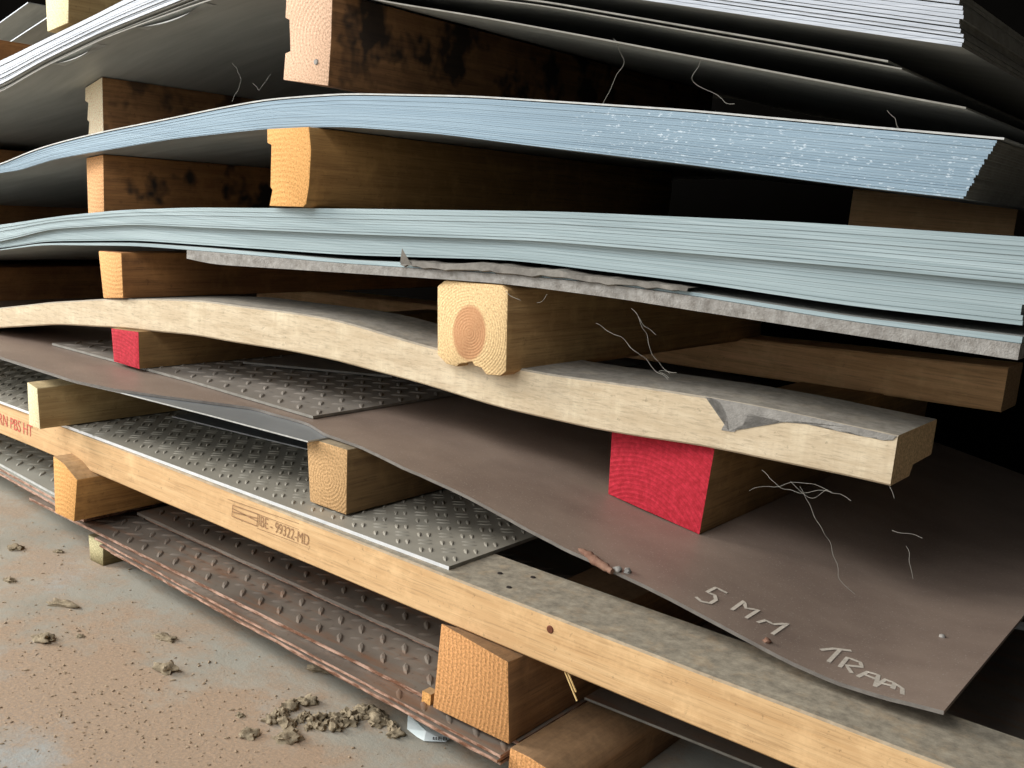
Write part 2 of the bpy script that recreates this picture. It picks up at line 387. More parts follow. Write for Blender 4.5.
def ribbon(bm, pts, w, nrm, lift=.0005):
    """flat stroke along 3D points lying on a surface with normal nrm"""
    prev = None
    for i, p in enumerate(pts):
        a = pts[max(0, i - 1)]; b = pts[min(len(pts) - 1, i + 1)]
        t = (b - a).normalized(); s = nrm.cross(t).normalized() * w * .5
        q = p + nrm * lift
        cur = (bm.verts.new(q + s), bm.verts.new(q - s))
        if prev: bm.faces.new((prev[0], prev[1], cur[1], cur[0]))
        prev = cur
def tube(bm, pts, r, k=5):
    prev = None
    for i, p in enumerate(pts):
        a = pts[max(0, i - 1)]; b = pts[min(len(pts) - 1, i + 1)]
        t = (b - a).normalized(); s = t.orthogonal().normalized(); u = t.cross(s)
        rr = r[i] if isinstance(r, list) else r
        cur = [bm.verts.new(p + (s * math.cos(6.2832 * j / k) + u * math.sin(6.2832 * j / k)) * rr) for j in range(k)]
        if prev:
            for j in range(k): bm.faces.new((prev[j], prev[(j + 1) % k], cur[(j + 1) % k], cur[j]))
        else: bm.faces.new(cur[::-1])
        prev = cur
    bm.faces.new(prev)
def dense(pts, m=6):
    out = []
    for a, b in zip(pts, pts[1:]):
        for i in range(m): out.append(a.lerp(b, i / m))
    return out + [pts[-1]]

# ------------------------------------------------------------------ levels (heights over the floor)
def Z(z): return z + ZF
# ================================================================== bottom: floor bearers and rusty tread plates
o = prism_y('timber_bearer', P([(88, 529), (103, 534), (103, 567), (90, 560)], .812), 1.7, M_green)
for v in o.data.vertices:      # stand on the floor, reach the plates
    w = v.co.z + o.location.z; v.co.z = (0.0 if w < Z(-.572) else Z(-.5555)) - o.location.z
tag(o, 'short greenish timber bearer on the floor under the rusty tread plates at left', 'timber')
x1b = -.537
o = prism_y('timber_bearer', [Vector((-.535, .765, 0)), Vector((-.470, .765, 0)), Vector((-.470, .765, Z(-.553))), Vector((-.478, .765, Z(-.543))), Vector((-.492, .765, Z(-.536))), Vector((-.512, .765, Z(-.5335))), Vector((-.535, .765, Z(-.5335)))], 1.7, M_rough, bev=.002)
tag(o, 'round-edged timber bearer on the floor under the rough orange block at bottom', 'timber')

def lineY(xa, ya, xb, yb): return lambda x: ya + (yb - ya) * (x - xa) / (xb - xa)
RG = 'rusty tread plates stacked near the floor'
yB = lineY(-1.5, .803, -.55, .782)
yC = lineY(-1.5, .800, -.55, .757)
o = tread_plate('tread_plate', -1.50, x1b, const(Z(-.535)), .004, yB, .95, [M_rust, M_rust_edge], .025, 1, .030, .0085, .0017, d0=.012, d1=.35, jag=.001)
tag(o, 'rusty brown tread plate whose pointed left corner sticks out under the left block', 'steel plate', RG)
o = tread_plate('tread_plate', -1.30, x1b - .002, const(Z(-.5402)), .0032, yC, .95, [M_rust, M_rust_edge], .025, 1, .026, .008, .0012, d0=.006, d1=.03, jag=.001)
o.data  # lies below the pointed plate, tread shows only on its bare margin
tag(o, 'rusty tread plate with orange edge just under the pointed-corner rusty plate', 'steel plate', RG)
for k, lab in enumerate(('rusty steel plate, third from top of the pile with orange edges by the floor', 'rusty steel plate lowest of the pile with orange edges by the floor')):
    yk = (lambda q: (lambda x: yC(x) + q))((-.003, .002)[k])
    o = plate('steel_plate', -1.28 + .02 * k, x1b - .003, const(Z(-.5445 - .0045 * k)), const(Z(-.5477 - .0045 * k)), yk, .95, [M_rust, M_rust_edge], jag=.0015, n=120)
    tag(o, lab, 'steel plate', RG)
# upper group A, behind
yA = lineY(-1.31, .866, -.66, .858)
for k in range(3):
    z = -.5215 - .0045 * k
    if k == 0:
        o = tread_plate('tread_plate', -1.312, -.668, const(Z(z)), .004, yA, .8, [M_rust, M_rust], .025, 1, .027, .008, .0016, d0=.01, d1=.3, jag=.001)
        tag(o, 'dark brown tread plate set back under the long front beam, top of its three', 'steel plate')
    else:
        yk = (lambda q: (lambda x: yA(x) + q))(.006 * k)
        o = plate('tread_plate', -1.30, -.67, const(Z(z)), const(Z(z - .004)), yk, .8, [M_rust, M_rust_edge])
        tag(o, ['', 'brown tread plate directly under the set-back top one below the beam', 'brown tread plate lowest of the three set back below the beam'][k], 'steel plate')
qa, qb = atz(597, 702, -.5235), atz(735, 757, -.5235)
o = plate('steel_plate', -.531, .12, const(Z(-.5235)), const(Z(-.5262)), lineY(qa.x, qa.y, qb.x, qb.y), .8, [M_rust, M_edark])
tag(o, 'dark steel plate lying on the round-edged floor bearer at bottom right', 'steel plate')
# far left plates
yL = lineY(-1.65, .832, -1.40, .815)
for k in range(3):
    z = -.5195 - .005 * k; yk = (lambda q: (lambda x: yL(x) + q))(-.004 * k)
    if k == 0: o = tread_plate('tread_plate', -2.3, -1.345, const(Z(z)), .0042, yk, .8, [M_farplate, M_lgrey_edge], .025, 1, .030, .0085, .0017, d0=.012, d1=.4)
    else: o = plate('tread_plate', -2.3, -1.35, const(Z(z)), const(Z(z - .0042)), yk, .8, [M_farplate, M_rust_edge])
    tag(o, ['dusty grey tread plate at far left edge, top of three left of the left block', 'middle plate of the three dusty plates at far left edge', 'lowest plate of the three dusty plates at far left edge'][k], 'steel plate')
bmT = prism_y('timber_bearer', boxpoly(-2.12, -2.04, 0, Z(-.534), .9), 1.6, M_green)
tag(bmT, 'timber bearer on the floor carrying the far left dusty plates', 'timber')

# ================================================================== blocks carrying the long front beam
zBT, zBB = Z(-.401), Z(-.452)
pl = P([(53, 456), (64, 464), (77, 480), (74, 521), (55, 503)], .772)
for p in pl[3:]: p.z = Z(-.5188)
o = prism_y('timber_block', pl, 1.5, M_orange, bev=.0012)
tag(o, 'orange-ended timber block with chipped corner under left part of the front beam', 'timber block')
pb = P([(441, 623), (508, 662), (509, 745), (433, 702)], .77)
pb[2].z = Z(-.5345); pb[3].z = Z(-.5345)
back = [p.copy() for p in pb]; back[0].z = zBB - .0005; back[1].z = zBB - .0015
o = prism_y('timber_block', pb, 1.6, M_rough, bev=.0015, skew=-.015, back=back, front_len=.024)
tag(o, 'big rough-sawn orange timber block under the front beam beside the white paper', 'timber block')
# splinter on its lower left corner
bm = bmesh.new()
c0 = aty(430, 697, .785)
bmesh.ops.create_cube(bm, size=1, matrix=Matrix.Translation(c0) @ Matrix.Diagonal((.012, .012, .014, 1)))
link('splinter', bm, M_orange, o)

# ================================================================== long front beam
yBeam = lambda x: .797 + .004 * math.sin(x * 3)
beam = bar_x('timber_beam', -2.25, .10, const(zBT), const(zBB), yBeam, .092, M_beam, bev=.002)
tag(beam, 'long pale timber beam running along the front with stencilled marks, grey top', 'timber beam')
def text_on_beam(name, s, px, py, h, mat, parent, wscale=.8, depth=None, font_sp=1.0, py2=None):
    cu = bpy.data.curves.new(name, 'FONT'); cu.body = s; cu.size = h; cu.space_character = font_sp
    t = bpy.data.objects.new(name + '_tmp', cu); COL.objects.link(t)
    dg = bpy.context.evaluated_depsgraph_get(); dg.update()
    me = bpy.data.meshes.new_from_object(t.evaluated_get(dg)); bpy.data.objects.remove(t); bpy.data.curves.remove(cu)
    me.materials.clear(); me.materials.append(mat); me.name = name
    p = aty(px, py, .797)
    for v in me.vertices:
        x = p.x + v.co.x * wscale; v.co = Vector((x, yBeam(x) - .0006, p.z + v.co.y))
    o = bpy.data.objects.new(name, me); COL.objects.link(o); o.parent = parent; o.matrix_parent_inverse = parent.matrix_world.inverted(); return o
bpy.context.view_layer.update()
t = text_on_beam('red_lettering', 'RN PBS HT', -4, 423.6, .0255, M_inkred, beam, .84); tag(t, 'red stencilled letters on the pale beam')
t = text_on_beam('stamped_lettering', 'IBE - 99322-MD', 259, 525, .019, M_ink, beam, .74); tag(t, 'brown stamped code on the pale beam')
# outline of the stamp before the code
bm = bmesh.new()
a, b, c, d = [aty(px, py, .7955) for px, py in ((233, 505), (258, 514), (257, 526), (232, 516))]
for s1, e1 in ((a, b), (b, c), (c, d), (d, a), (a.lerp(d, .3), b.lerp(c, .6)), (a.lerp(d, .6), b.lerp(c, .35))): ribbon(bm, [s1, e1], .0012, Vector((0, -1, 0)), .0004)
for s1, e1 in (((228, 499), (300, 524)), ((258, 514), (322, 538)), ((257, 528), (322, 552))):
    ribbon(bm, dense([aty(*s1, .7955), aty(*e1, .7955)], 4), .0007, Vector((0, -1, 0)), .0004)
link('stamp_frame', bm, M_ink, beam)
def disc(name, c, r, nrm, m, parent, h=.001):
    bm = bmesh.new(); q = Vector((0, 0, 1)).rotation_difference(nrm).to_matrix().to_4x4()
    bmesh.ops.create_cone(bm, cap_ends=True, segments=14, radius1=r, radius2=r * .8, depth=h, matrix=Matrix.Translation(c) @ q)
    return link(name, bm, m, parent, smooth=40)
q = aty(551, 629, .7945); disc('nail', Vector((q.x, yBeam(q.x) - .0004, q.z)), .0042, Vector((0, -1, 0)), M_nail, beam)
for px, py in ((500, 573), (533, 577), (509, 587)): disc('nail_hole', atz(px, py, -.4005), .003, Vector((0, 0, 1)), M_hole, beam, .0008)

# pale splinters hanging under the beam
for k, (a, b) in enumerate((((563, 669), (577, 701)), ((566, 671), (576, 692)))):
    bm = bmesh.new(); p = aty(*a, .80); p.z = zBB + .001; tube(bm, dense([p, aty(*b, .79)], 3), .0008, 4)
    tag(link('splinter', bm, M_straw, beam), 'pale straw-like splinter hanging down')

# ================================================================== silver tread plate on the beam
ySil = lineY(-2.2, .79, -.66, .806)
zS = Z(-.3968)
o = tread_plate('tread_plate', -2.25, -.662, const(zS), .004, ySil, .95, [M_silver, M_silver_edge, M_edark], .0245, 2, .0185, .0055, .0013, d0=.004, d1=.5, sep=.0105)
tag(o, 'silver tread plate with paired bars and bright edge lying on the front beam', 'steel plate')
p1, p2 = atz(172, 415, -.391), atz(309, 448, -.391)
y2 = lineY(p1.x, p1.y, p2.x, p2.y)
o = plate('steel_sheet', p1.x, -.93, const(Z(-.3925)), const(Z(-.3945)), y2, .7, [M_grey_sheet, M_lgrey_edge])
tag(o, 'thin grey sheet set back on the silver tread plate behind the middle bearer', 'steel sheet')

# ================================================================== bearers standing on beam / silver plate
zBr = Z(-.3165)
yb = atz(40, 430, -.3955).y
pl = P([(27, 382), (37, 388.5), (40, 430), (29, 424)], yb)
for p in pl[2:]: p.z = Z(-.3945)
o = prism_y('timber_bearer', pl, 1.6, M_pale, bev=.0012)
rise = zBr - .0005 - max(p.z for p in pl)      # slightly wedge-cut: its rear end carries the sheets
for v in o.data.vertices:
    if v.co.z > 0: v.co.z += rise * v.co.y / (1.6 - yb)
tag(o, 'pale yellow timber bearer jutting out over the front beam at far left', 'timber')
pl = P([(306, 442), (347, 453), (346, 518), (309, 512)], .832)
for p in pl[:2]: p.z = zBr
for p in pl[2:]: p.z = Z(-.3945)
o = prism_y('timber_bearer', pl, 1.7, M_knot, bev=.002)
tag(o, 'timber bearer with ringed end standing on the silver tread plate, under the brown sheet', 'timber')
o = prism_y('timber_bearer', boxpoly(-2.06, -1.96, Z(-.3945), zBr, .86), 1.7, M_green)
tag(o, 'greenish shaded bearer on the silver plate at the left picture edge', 'timber')

# ================================================================== grey sheet, brown sheet, tread plate
zg = Z(-.3145)
q = [atz(px, py, -.3145) for px, py in ((0, 358), (75, 382), (120, 392), (214, 416), (308, 441))]
qx = [(-2.25, q[0].y)] + [(p.x, p.y) for p in q] + [(-.80, q[-1].y + .005)]
def poly(tab):
    def f(x):
        for a, b in zip(tab, tab[1:]):
            if x <= b[0]: return a[1] + (b[1] - a[1]) * (x - a[0]) / (b[0] - a[0])
        return tab[-1][1]
    return f
o = plate('steel_sheet', -2.25, q[-1].x, const(zg), const(zg - .0018), poly(qx), .8, [M_grey_sheet, M_lgrey_edge])
tag(o, 'thin bluish grey sheet with pale edge, under the brown sheet, on the bearers', 'steel sheet')

zbl = Z(-.3125)
bp = []
for px, py in ((0, 356.5), (75, 380.5), (120, 389.5), (181, 398), (251, 407), (307, 422.5)):
    v = atz(px, py, -.3105); bp.append((v.x, v.y, Z(-.3105)))
for px, py in ((327, 430.5), (359, 444), (400, 465), (468, 495), (500, 512), (530, 531), (560, 546), (590, 560), (620, 572), (660, 592), (700, 612), (740, 636), (780, 656), (828, 680), (868, 695), (905, 704), (945, 706)):
    v = aty(px, py, .845 if px < 380 else .838); bp.append((v.x, v.y, v.z))
bp.insert(0, (-2.25, bp[0][1], bp[0][2]))
bp = [(a, b, min(c, Z(-.3105)) if a < -.8 else c) for a, b, c in bp]
ybr = poly([(a, b) for a, b, c in bp]); zbr0 = poly([(a, c) for a, b, c in bp])
def zbr(x): return sum(zbr0(min(-.165, x + d)) for d in (-.05, -.025, 0, .025, .05)) / 5
xr = bp[-1][0]
brown = plate('steel_sheet', -2.25, xr, lambda x: zbr(x), lambda x: zbr(x) - .0035, ybr, .95, [M_brown, M_brown_edge, M_brown], n=150, jag=.0012)
tag(brown, 'large brown mill-scale steel sheet drooping to the right, chalk writing on its front edge', 'steel sheet')
def on_brown(px, py):
    d = ray(px, py); x = -.3
    for _ in range(30):
        z = zbr(x) - ZF; x = d.x * z / d.z
    return up(d * (z / d.z))
S5 = lambda pts: [on_brown(690 + x / 4.452, 570 + y / 4.452) for x, y in pts]
bm = bmesh.new()
strokes = [[(165, 105), (115, 80), (75, 100), (110, 115), (115, 135), (90, 150), (50, 142), (25, 122)],
           [(185, 180), (240, 140), (248, 172), (305, 180), (248, 216)],
           [(300, 236), (335, 226), (372, 244), (435, 240), (365, 288)],
           [(580, 358), (640, 352), (718, 362)], [(668, 356), (615, 412)],
           [(665, 435), (700, 392), (758, 414), (765, 434), (697, 427), (720, 462)],
           [(745, 478), (790, 456), (838, 470), (832, 495), (822, 522)], [(772, 466), (832, 490)],
           [(822, 520), (870, 490), (910, 506), (900, 530)], [(850, 506), (905, 520)],
           [(902, 532), (912, 508), (945, 530), (944, 556)]]
for st in strokes: ribbon(bm, dense(S5(st), 3), .0037, Vector((.08, 0, 1)).normalized(), .0006)
t = link('chalk_writing', bm, M_chalk, brown); tag(t, 'pale chalk handwriting on the brown sheet')
# flaking burr on the front edge
bm = bmesh.new()
pts = dense([on_brown(px, py) for px, py in ((578, 550), (588, 557), (600, 566), (611, 573))], 5)
tube(bm, [p + Vector((0, .002, .001 + .002 * mnoise.noise(p * 90))) for p in pts], [.0012 + .0028 * abs(math.sin(i / len(pts) * 3.1)) + .0016 * random.random() for i in range(len(pts))], 7)
t = link('burr', bm, M_rustflake, brown, smooth=60); tag(t, 'torn rusty burr on the sheet edge')

def lump(name, c, r, m, seed=0, flat=.6, sub=3, rug=.5, el=1.0, rz=0.0, parent=None):
    bm = bmesh.new(); bmesh.ops.create_icosphere(bm, subdivisions=sub, radius=1)
    for v in bm.verts:
        k = 1 + rug * mnoise.noise(v.co * 1.6 + Vector((seed, 0, 0))) + rug * .8 * mnoise.noise(v.co * 4 + Vector((0, seed, 0)))
        v.co = Vector((v.co.x * k * r * el, v.co.y * k * r, max(-.25, v.co.z * k) * r * flat))
    o = link(name, bm, m, parent, smooth=70)
    o.location = c + Vector((0, 0, .22 * r * flat)); o.rotation_euler = (0, 0, rz); return o
for k, (px, py, r) in enumerate(((618, 571, .0045), (627, 572, .004))):
    tag(lump('chip', on_brown(px, py), r, M_cement, k * 3, .9, 2), ['pale crumb on the brown sheet beside the torn burr, nearer it', 'pale crumb on the brown sheet beside the torn burr, farther right'][k], 'crumb')
tag(lump('chip', on_brown(767, 642), .0035, M_rustflake, 4, .8, 2), 'small dark crumb between the chalk letters on the brown sheet', 'crumb')
tag(lump('chip', on_brown(942, 637), .003, M_cement, 9, .8, 2), 'small pale crumb alone on the right part of the brown sheet', 'crumb')

zck = Z(-.3060)
pc = [atz(px, py, -.306) for px, py in ((52, 343), (190, 380), (313, 416))]
yck = poly([(-1.6, pc[0].y), (pc[0].x, pc[0].y), (pc[1].x, pc[1].y), (pc[2].x, pc[2].y)])
o = tread_plate('tread_plate', pc[0].x, pc[2].x, const(zck), .0035, yck, .8, [M_tread, M_edark, M_edark], .0265, 1, .030, .008, .0016, d0=.008, d1=.45)
tag(o, 'dark grey tread plate lying on the brown sheet under the left red block', 'steel plate')
p1, p2 = atz(243, 362, -.301), atz(392, 376, -.301)
o = plate('steel_sheet', p1.x, p2.x, const(Z(-.3005)), const(Z(-.3035)), lineY(p1.x, p1.y, p2.x, p2.y), .4, [M_tread, M_edark])
tag(o, 'narrow dark sheet set far back on the grey tread plate', 'steel sheet')

def red_block(pr, y1):
    o = prism_y('timber_block', [p + Vector((0, .0008, 0)) for p in pr], y1, M_redwood, bev=.0006)
    c = sum(pr, Vector()) / 4
    bm = bmesh.new()
    bpy.context.view_layer.update()
    n = 14; g = []
    for i in range(n + 1):
        row = []
        for j in range(n + 1):
            a = pr[0].lerp(pr[1], i / n); b = pr[3].lerp(pr[2], i / n); q = a.lerp(b, j / n)
            edge = i in (0, n) or j in (0, n)
            row.append(bm.verts.new((q.x, q.y + (.0006 if edge else -.0005 * random.random()), q.z)))
        g.append(row)
    for i in range(n):
        for j in range(n): bm.faces.new((g[i][j], g[i + 1][j], g[i + 1][j + 1], g[i][j + 1]))
    p = link('painted_end', bm, M_red, smooth=60); recentre(p, (c.x, pr[0].y, c.z))
    p.parent = o; p.matrix_parent_inverse = o.matrix_world.inverted()
    tag(p, 'red painted end face')
    return o
# ================================================================== red-ended blocks
yP = lambda x: .872 + .137 * (x + 1.37)
PT = [(0, 308), (50, 302), (110, 298.5), (200, 300), (330, 318), (420, 344), (528, 371), (630, 385), (717, 398), (800, 414), (898, 436)]
PB = [(0, 328), (50, 325), (110, 327), (200, 336), (340, 361), (420, 384), (500, 408), (600, 431), (700, 446), (800, 466), (895, 487)]
a0 = .872 + .137 * 1.37
zPt, _, px0, px1 = curve_of(PT, a0, .137, ext=(-2.2, Z(-.36)))
zPb, _, _, _ = curve_of(PB, a0, .137, ext=(-2.2, Z(-.40)))
pr = P([(111, 325), (138, 329), (139, 371), (118, 367)], .862)
for p in pr[2:]: p.z = zck + .0008
pr[3].x = pr[0].x + .008
for p in pr[:2]: p.z = zPb(p.x) - .0005
o = red_block(pr, 1.75)
tag(o, 'small red-painted timber block on the grey tread plate, left of the two red ones', 'timber block')
v0 = on_brown(699, 535); yr = v0.y
pr = P([(612, 427), (714, 452), (699, 535), (607, 503)], yr)
for p in pr[2:]: p.z = zbr(p.x) + .0006
for p in pr[:2]: p.z = zPb(p.x) - .0008
o = red_block(pr, 1.8)
tag(o, 'large red-painted timber block on the brown sheet, right of the two red ones', 'timber block')
o = prism_y('timber_block', boxpoly(-2.16, -2.04, zck - .003, Z(-.345) + .03, .98), 1.8, M_dark)
tag(o, 'shaded timber block on the brown sheet at left picture edge, below the weathered plank', 'timber block')

# ================================================================== weathered arched plank and rear plank
pe = atx(940, 411, px1)
plank = bar_x('timber_plank', -2.2, px1, lambda x: zPt(x), lambda x: zPb(x), yP, min(.13, max(.085, pe.y - yP(px1))), M_plank, bev=.002, n=90, rough=.0016, notch=True)
tag(plank, 'weathered pale plank bowed over the two red blocks, grey cement on its top', 'timber plank')
# cement smear on the plank's front
bm = bmesh.new()
def smear(cpx):
    ps = dense([aty(px, py, a0, .137) for px, py in cpx + [cpx[0]]], 5)[:-1]
    ps = [p + Vector((.0022 * mnoise.noise(p * 130), 0, .0022 * mnoise.noise(p * 130 + Vector((7, 0, 0))))) for p in ps]
    fc = bm.faces.new([bm.verts.new((p.x, yP(p.x) - .0006, min(p.z, zPt(p.x) - .0005))) for p in ps])
    bmesh.ops.triangulate(bm, faces=[fc])
smear([(706, 394), (735, 400), (770, 407), (812, 414), (850, 424), (897, 433), (893, 441), (870, 438), (845, 431), (826, 427), (800, 422), (780, 422), (764, 418), (748, 414), (744, 424), (733, 432), (723, 430), (728, 416), (722, 404)])
link('cement_smear', bm, M_cement, plank, smooth=60)
bpy.context.view_layer.update()

zr0 = Z(-.252)
o = bar_x('timber_plank', -1.9, -.313, lambda x: Z(-.188) + .056 * (x + .31), lambda x: Z(-.251) + .042 * (x + .31), const(1.55), .09, M_rear, bev=.003)
tag(o, 'brown shaded plank behind and parallel to the weathered bowed plank', 'timber plank')

# ================================================================== bundle three (grey-green) and its bearers
aU, bU = .935 + .076, .10
yU = lambda x: aU + bU * x
C3at, _, _, x3 = curve_of([(0, 225), (60, 216), (120, 210), (190, 207.5), (340, 208.5), (560, 211.5), (800, 222), (1024, 237), (1040, 238)], aU, bU, ext=(-2.25, Z(-.22)))
C3ab, _, _, _ = curve_of([(0, 242), (50, 229), (134, 224.5), (344, 234), (541, 241), (684, 253), (848, 267), (1024, 284), (1040, 285.5)], aU, bU, ext=(-2.25, Z(-.245)))
C3bb, _, _, _ = curve_of([(0, 249), (40, 242.5), (134, 242), (344, 257), (508, 262), (602, 274), (684, 284), (848, 309), (1024, 329), (1040, 331)], aU, bU, ext=(-2.25, Z(-.26)))
C3c, _, _, _ = curve_of([(0, 251), (40, 245.5), (134, 246.5), (208, 252), (344, 264), (508, 275), (602, 284), (684, 295), (848, 322), (1024, 345), (1040, 347)], aU, bU, ext=(-2.25, Z(-.264)))
C3d, _, _, _ = curve_of([(0, 253.5), (34, 246), (100, 250), (181, 256), (208, 264), (302, 270), (441, 279), (508, 284), (609, 297), (684, 309), (814, 329), (1024, 361), (1040, 363)], aU, bU, ext=(-2.25, Z(-.27)))
def stack(n, top, bot, x0, x1, mats, gap, yoff, jit, rightjit, labels, group, depth=1.15, fill=.86, endslope=0.0):
    for k in range(n):
        jy = yoff + random.uniform(-jit, jit); ex = x1 + random.uniform(-rightjit, rightjit) - endslope * k / max(1, n - 1)
        f0 = k / n; f1 = (k + fill - (random.random() ** 3) * (.3 if fill < .96 else .1)) / n
        zt = (lambda f: (lambda x: top(x) * (1 - f) + bot(x) * f))(f0); zb = (lambda f: (lambda x: top(x) * (1 - f) + bot(x) * f))(f1)
        yf = (lambda j: (lambda x: yU(x) + j))(jy)
        o = plate('steel_sheet', x0, ex, zt, zb, yf, depth, mats, n=70)
        lab = labels[0] if k == 0 else labels[2] if k == n - 1 else labels[1]
        tag(o, lab, 'steel sheet', group)
G3 = 'grey-green sheets in the thick bundle at mid height'
stack(10, C3at, C3ab, -2.25, x3, [M_galv, M_emint], 0, 0, .0008, .002, fill=.965, labels=
      ('topmost grey-green sheet of the thick mid-height bundle, under the notched orange bearer', 'thin grey-green sheet in the upper layer of the thick mid-height bundle', 'lowest sheet of the upper layer in the thick grey-green bundle, above a dark groove'), group=G3)
stack(8, C3ab, lambda x: C3bb(x) + .002, -2.25, x3 - .004, [M_galv, M_emint], 0, .007, .0008, .002, fill=.965, labels=
      ('topmost sheet of the lower layer in the thick grey-green bundle, below a dark groove', 'thin grey-green sheet in the lower layer of the thick mid-height bundle', 'lowest sheet of the lower layer in the thick grey-green bundle, above a black gap'), group=G3)
o = plate('steel_sheet', -2.25, x3, lambda x: C3bb(x) - (.006 if x > -.6 else .006 * max(0, (x + 1.2) / .6) if x > -1.2 else 0) - .0008, lambda x: C3c(x) + .001, lambda x: yU(x) + .001, 1.15, [M_galv, M_emint], jag=.001)
tag(o, 'single pale sheet under the black gap at the bottom of the grey-green bundle', 'steel sheet')
xs = aty(188, 258, aU, bU).x
o = plate('steel_sheet', xs, x3, lambda x: C3c(x) + .0006, lambda x: C3d(x), lambda x: yU(x) - .002, 1.15, [M_galv, M_egrey], n=160, jag=.0015)
tag(o, 'thick bottom sheet with rough crumbly grey edge, lowest in the grey-green bundle', 'steel sheet')
# torn film caught in the gap
bm = bmesh.new(); prev = None
fp = [(404, 262), (420, 263), (450, 266), (475, 265), (500, 267), (530, 271), (560, 272), (585, 277), (620, 281), (660, 285), (690, 289)]
fpw = dense([aty(px, py, aU, bU) for px, py in fp], 4)
for i, p in enumerate(fpw):
    h = .0055 * (1 - abs(i / len(fpw) - .4)) + .003 * mnoise.noise(Vector((i * .7, 0, 0)))
    y = yU(p.x)
    row = [bm.verts.new((p.x, y + .02, p.z + h * .7)), bm.verts.new((p.x, y - .004 - .005 * abs(mnoise.noise(Vector((i * .5, 2, 0)))), p.z + h * .5)), bm.verts.new((p.x, y - .006 - .006 * abs(mnoise.noise(Vector((i * .6, 7, 0)))), p.z - h)), bm.verts.new((p.x, y - .003, p.z - h * 1.3))]
    if prev:
        for k in range(3): bm.faces.new((prev[k], row[k], row[k + 1], prev[k + 1]))
    prev = row
sp = [aty(400, 263, aU - .006, bU), aty(412, 266, aU - .006, bU), aty(402, 248, aU - .01, bU)]
bm.faces.new([bm.verts.new(p) for p in sp])
o = link('torn_film', bm, M_film, smooth=60); tag(o, 'torn grey film strip sticking out of the gap in the grey-green bundle', 'film')

# bearers under bundle three, on the plank
pl = P([(445, 279), (502, 282), (508, 290), (506, 372), (500, 376), (486, 375), (481, 368), (474, 366), (472, 362), (459, 364), (457, 367), (446, 364), (437, 355), (437, 286)], .935)
sft = zPt(-.72) - min(p.z for p in pl)
for p in pl:
    if p.z > Z(-.14): p.z = min(p.z, C3d(p.x) - .0012)
yend = 1.62
o = prism_y('timber_bearer', pl, yend, M_pine, bev=.002)
tag(o, 'pale pine bearer with brown heartwood circle and grooved base, on the bowed plank', 'timber')
pl = P([(98, 252), (121, 254), (123, 300), (103, 299)], .866)
for p in pl[:2]: p.z = C3d(p.x) - .001
for p in pl[2:]: p.z = zPt(p.x) + .001
o = prism_y('timber_bearer', pl, 1.7, M_dark, bev=.002)
tag(o, 'small square timber bearer on left part of bowed plank, below the grey-green bundle', 'timber')
o = prism_y('timber_bearer', boxpoly(-2.14, -2.03, Z(-.335), Z(-.245), .95), 1.8, M_dark)
tag(o, 'dark timber bearer at left picture edge just under the grey-green bundle', 'timber')

# ================================================================== bundle two (blue-grey)
C2t, _, _, x2 = curve_of([(0, 164.5), (30, 151), (55, 143), (87, 135), (109, 130), (160, 120), (222, 107), (269, 98.5), (344, 93), (474, 95.5), (684, 109), (848, 124), (1002, 137.5)], aU, bU, ext=(-2.25, Z(-.15)))
C2b, _, _, _ = curve_of([(0, 172.5), (15, 172), (28, 168), (50, 160), (78, 155), (168, 139.5), (269, 128.5), (344, 126.5), (441, 134), (508, 143), (684, 164), (848, 186), (982, 201), (1002, 203)], aU, bU, ext=(-2.25, Z(-.165)))
G2 = 'blue-grey sheets in the neat bundle'
o = plate('steel_sheet', -2.25, x2 + .002, C2t, lambda x: C2t(x) - .0018, lambda x: yU(x) - .001, 1.15, [M_galv, M_lgrey_edge])
tag(o, 'topmost sheet of the blue-grey bundle, pale edge standing slightly proud', 'steel sheet', G2)
stack(22, lambda x: C2t(x) - .0028, C2b, -2.25, x2 - .004, [M_galv, M_eblue, M_edark], 0, 0, .0005, .0012,
      ('second sheet from top of the blue-grey bundle, under the proud top sheet', 'thin blue-grey sheet inside the tight bundle under the worn notched bearer', 'bottom sheet of the blue-grey bundle, resting on the notched orange bearer'), G2, endslope=.018, fill=.97)
# bearers between bundle two and three
pl = P([(267, 124), (309, 123), (311, 150), (309, 185), (306, 204), (303, 208), (269, 206), (272, 190), (270, 187), (271, 145), (267, 143)], .893)
for p in pl:
    if p.z > Z(.02): p.z = min(p.z, C2b(p.x) - .001) if p.z > Z(.045) else p.z
    if p.z < Z(-.03): p.z = max(p.z, C3at(p.x) + .001)
o = prism_y('timber_bearer', pl, 1.8, M_orange, bev=.0015)
tag(o, 'orange timber bearer with notched left side between blue-grey and grey-green bundles', 'timber')
pl = P([(86, 160), (103, 157), (104, 209), (88, 210)], .885)
for p in pl[:2]: p.z = C2b(p.x) - .001
for p in pl[2:]: p.z = C3at(p.x) + .001
o = prism_y('timber_bearer', pl, 1.8, M_stain, bev=.0015)
tag(o, 'narrow timber bearer with black stains on its side, under left part of blue-grey bundle', 'timber')
o = prism_y('timber_bearer', boxpoly(-2.16, -2.05, Z(-.19), Z(-.125), .95), 1.8, M_dark)
tag(o, 'dark timber bearer at left picture edge between blue-grey and grey-green bundles', 'timber')
o = bar_x('timber_plank', -.545, -.325, const(Z(.034)), const(Z(-.018)), const(1.5), .09, M_rear, bev=.002, n=10)
tag(o, 'brown timber at right back, in the gap under the right end of blue-grey bundle', 'timber')

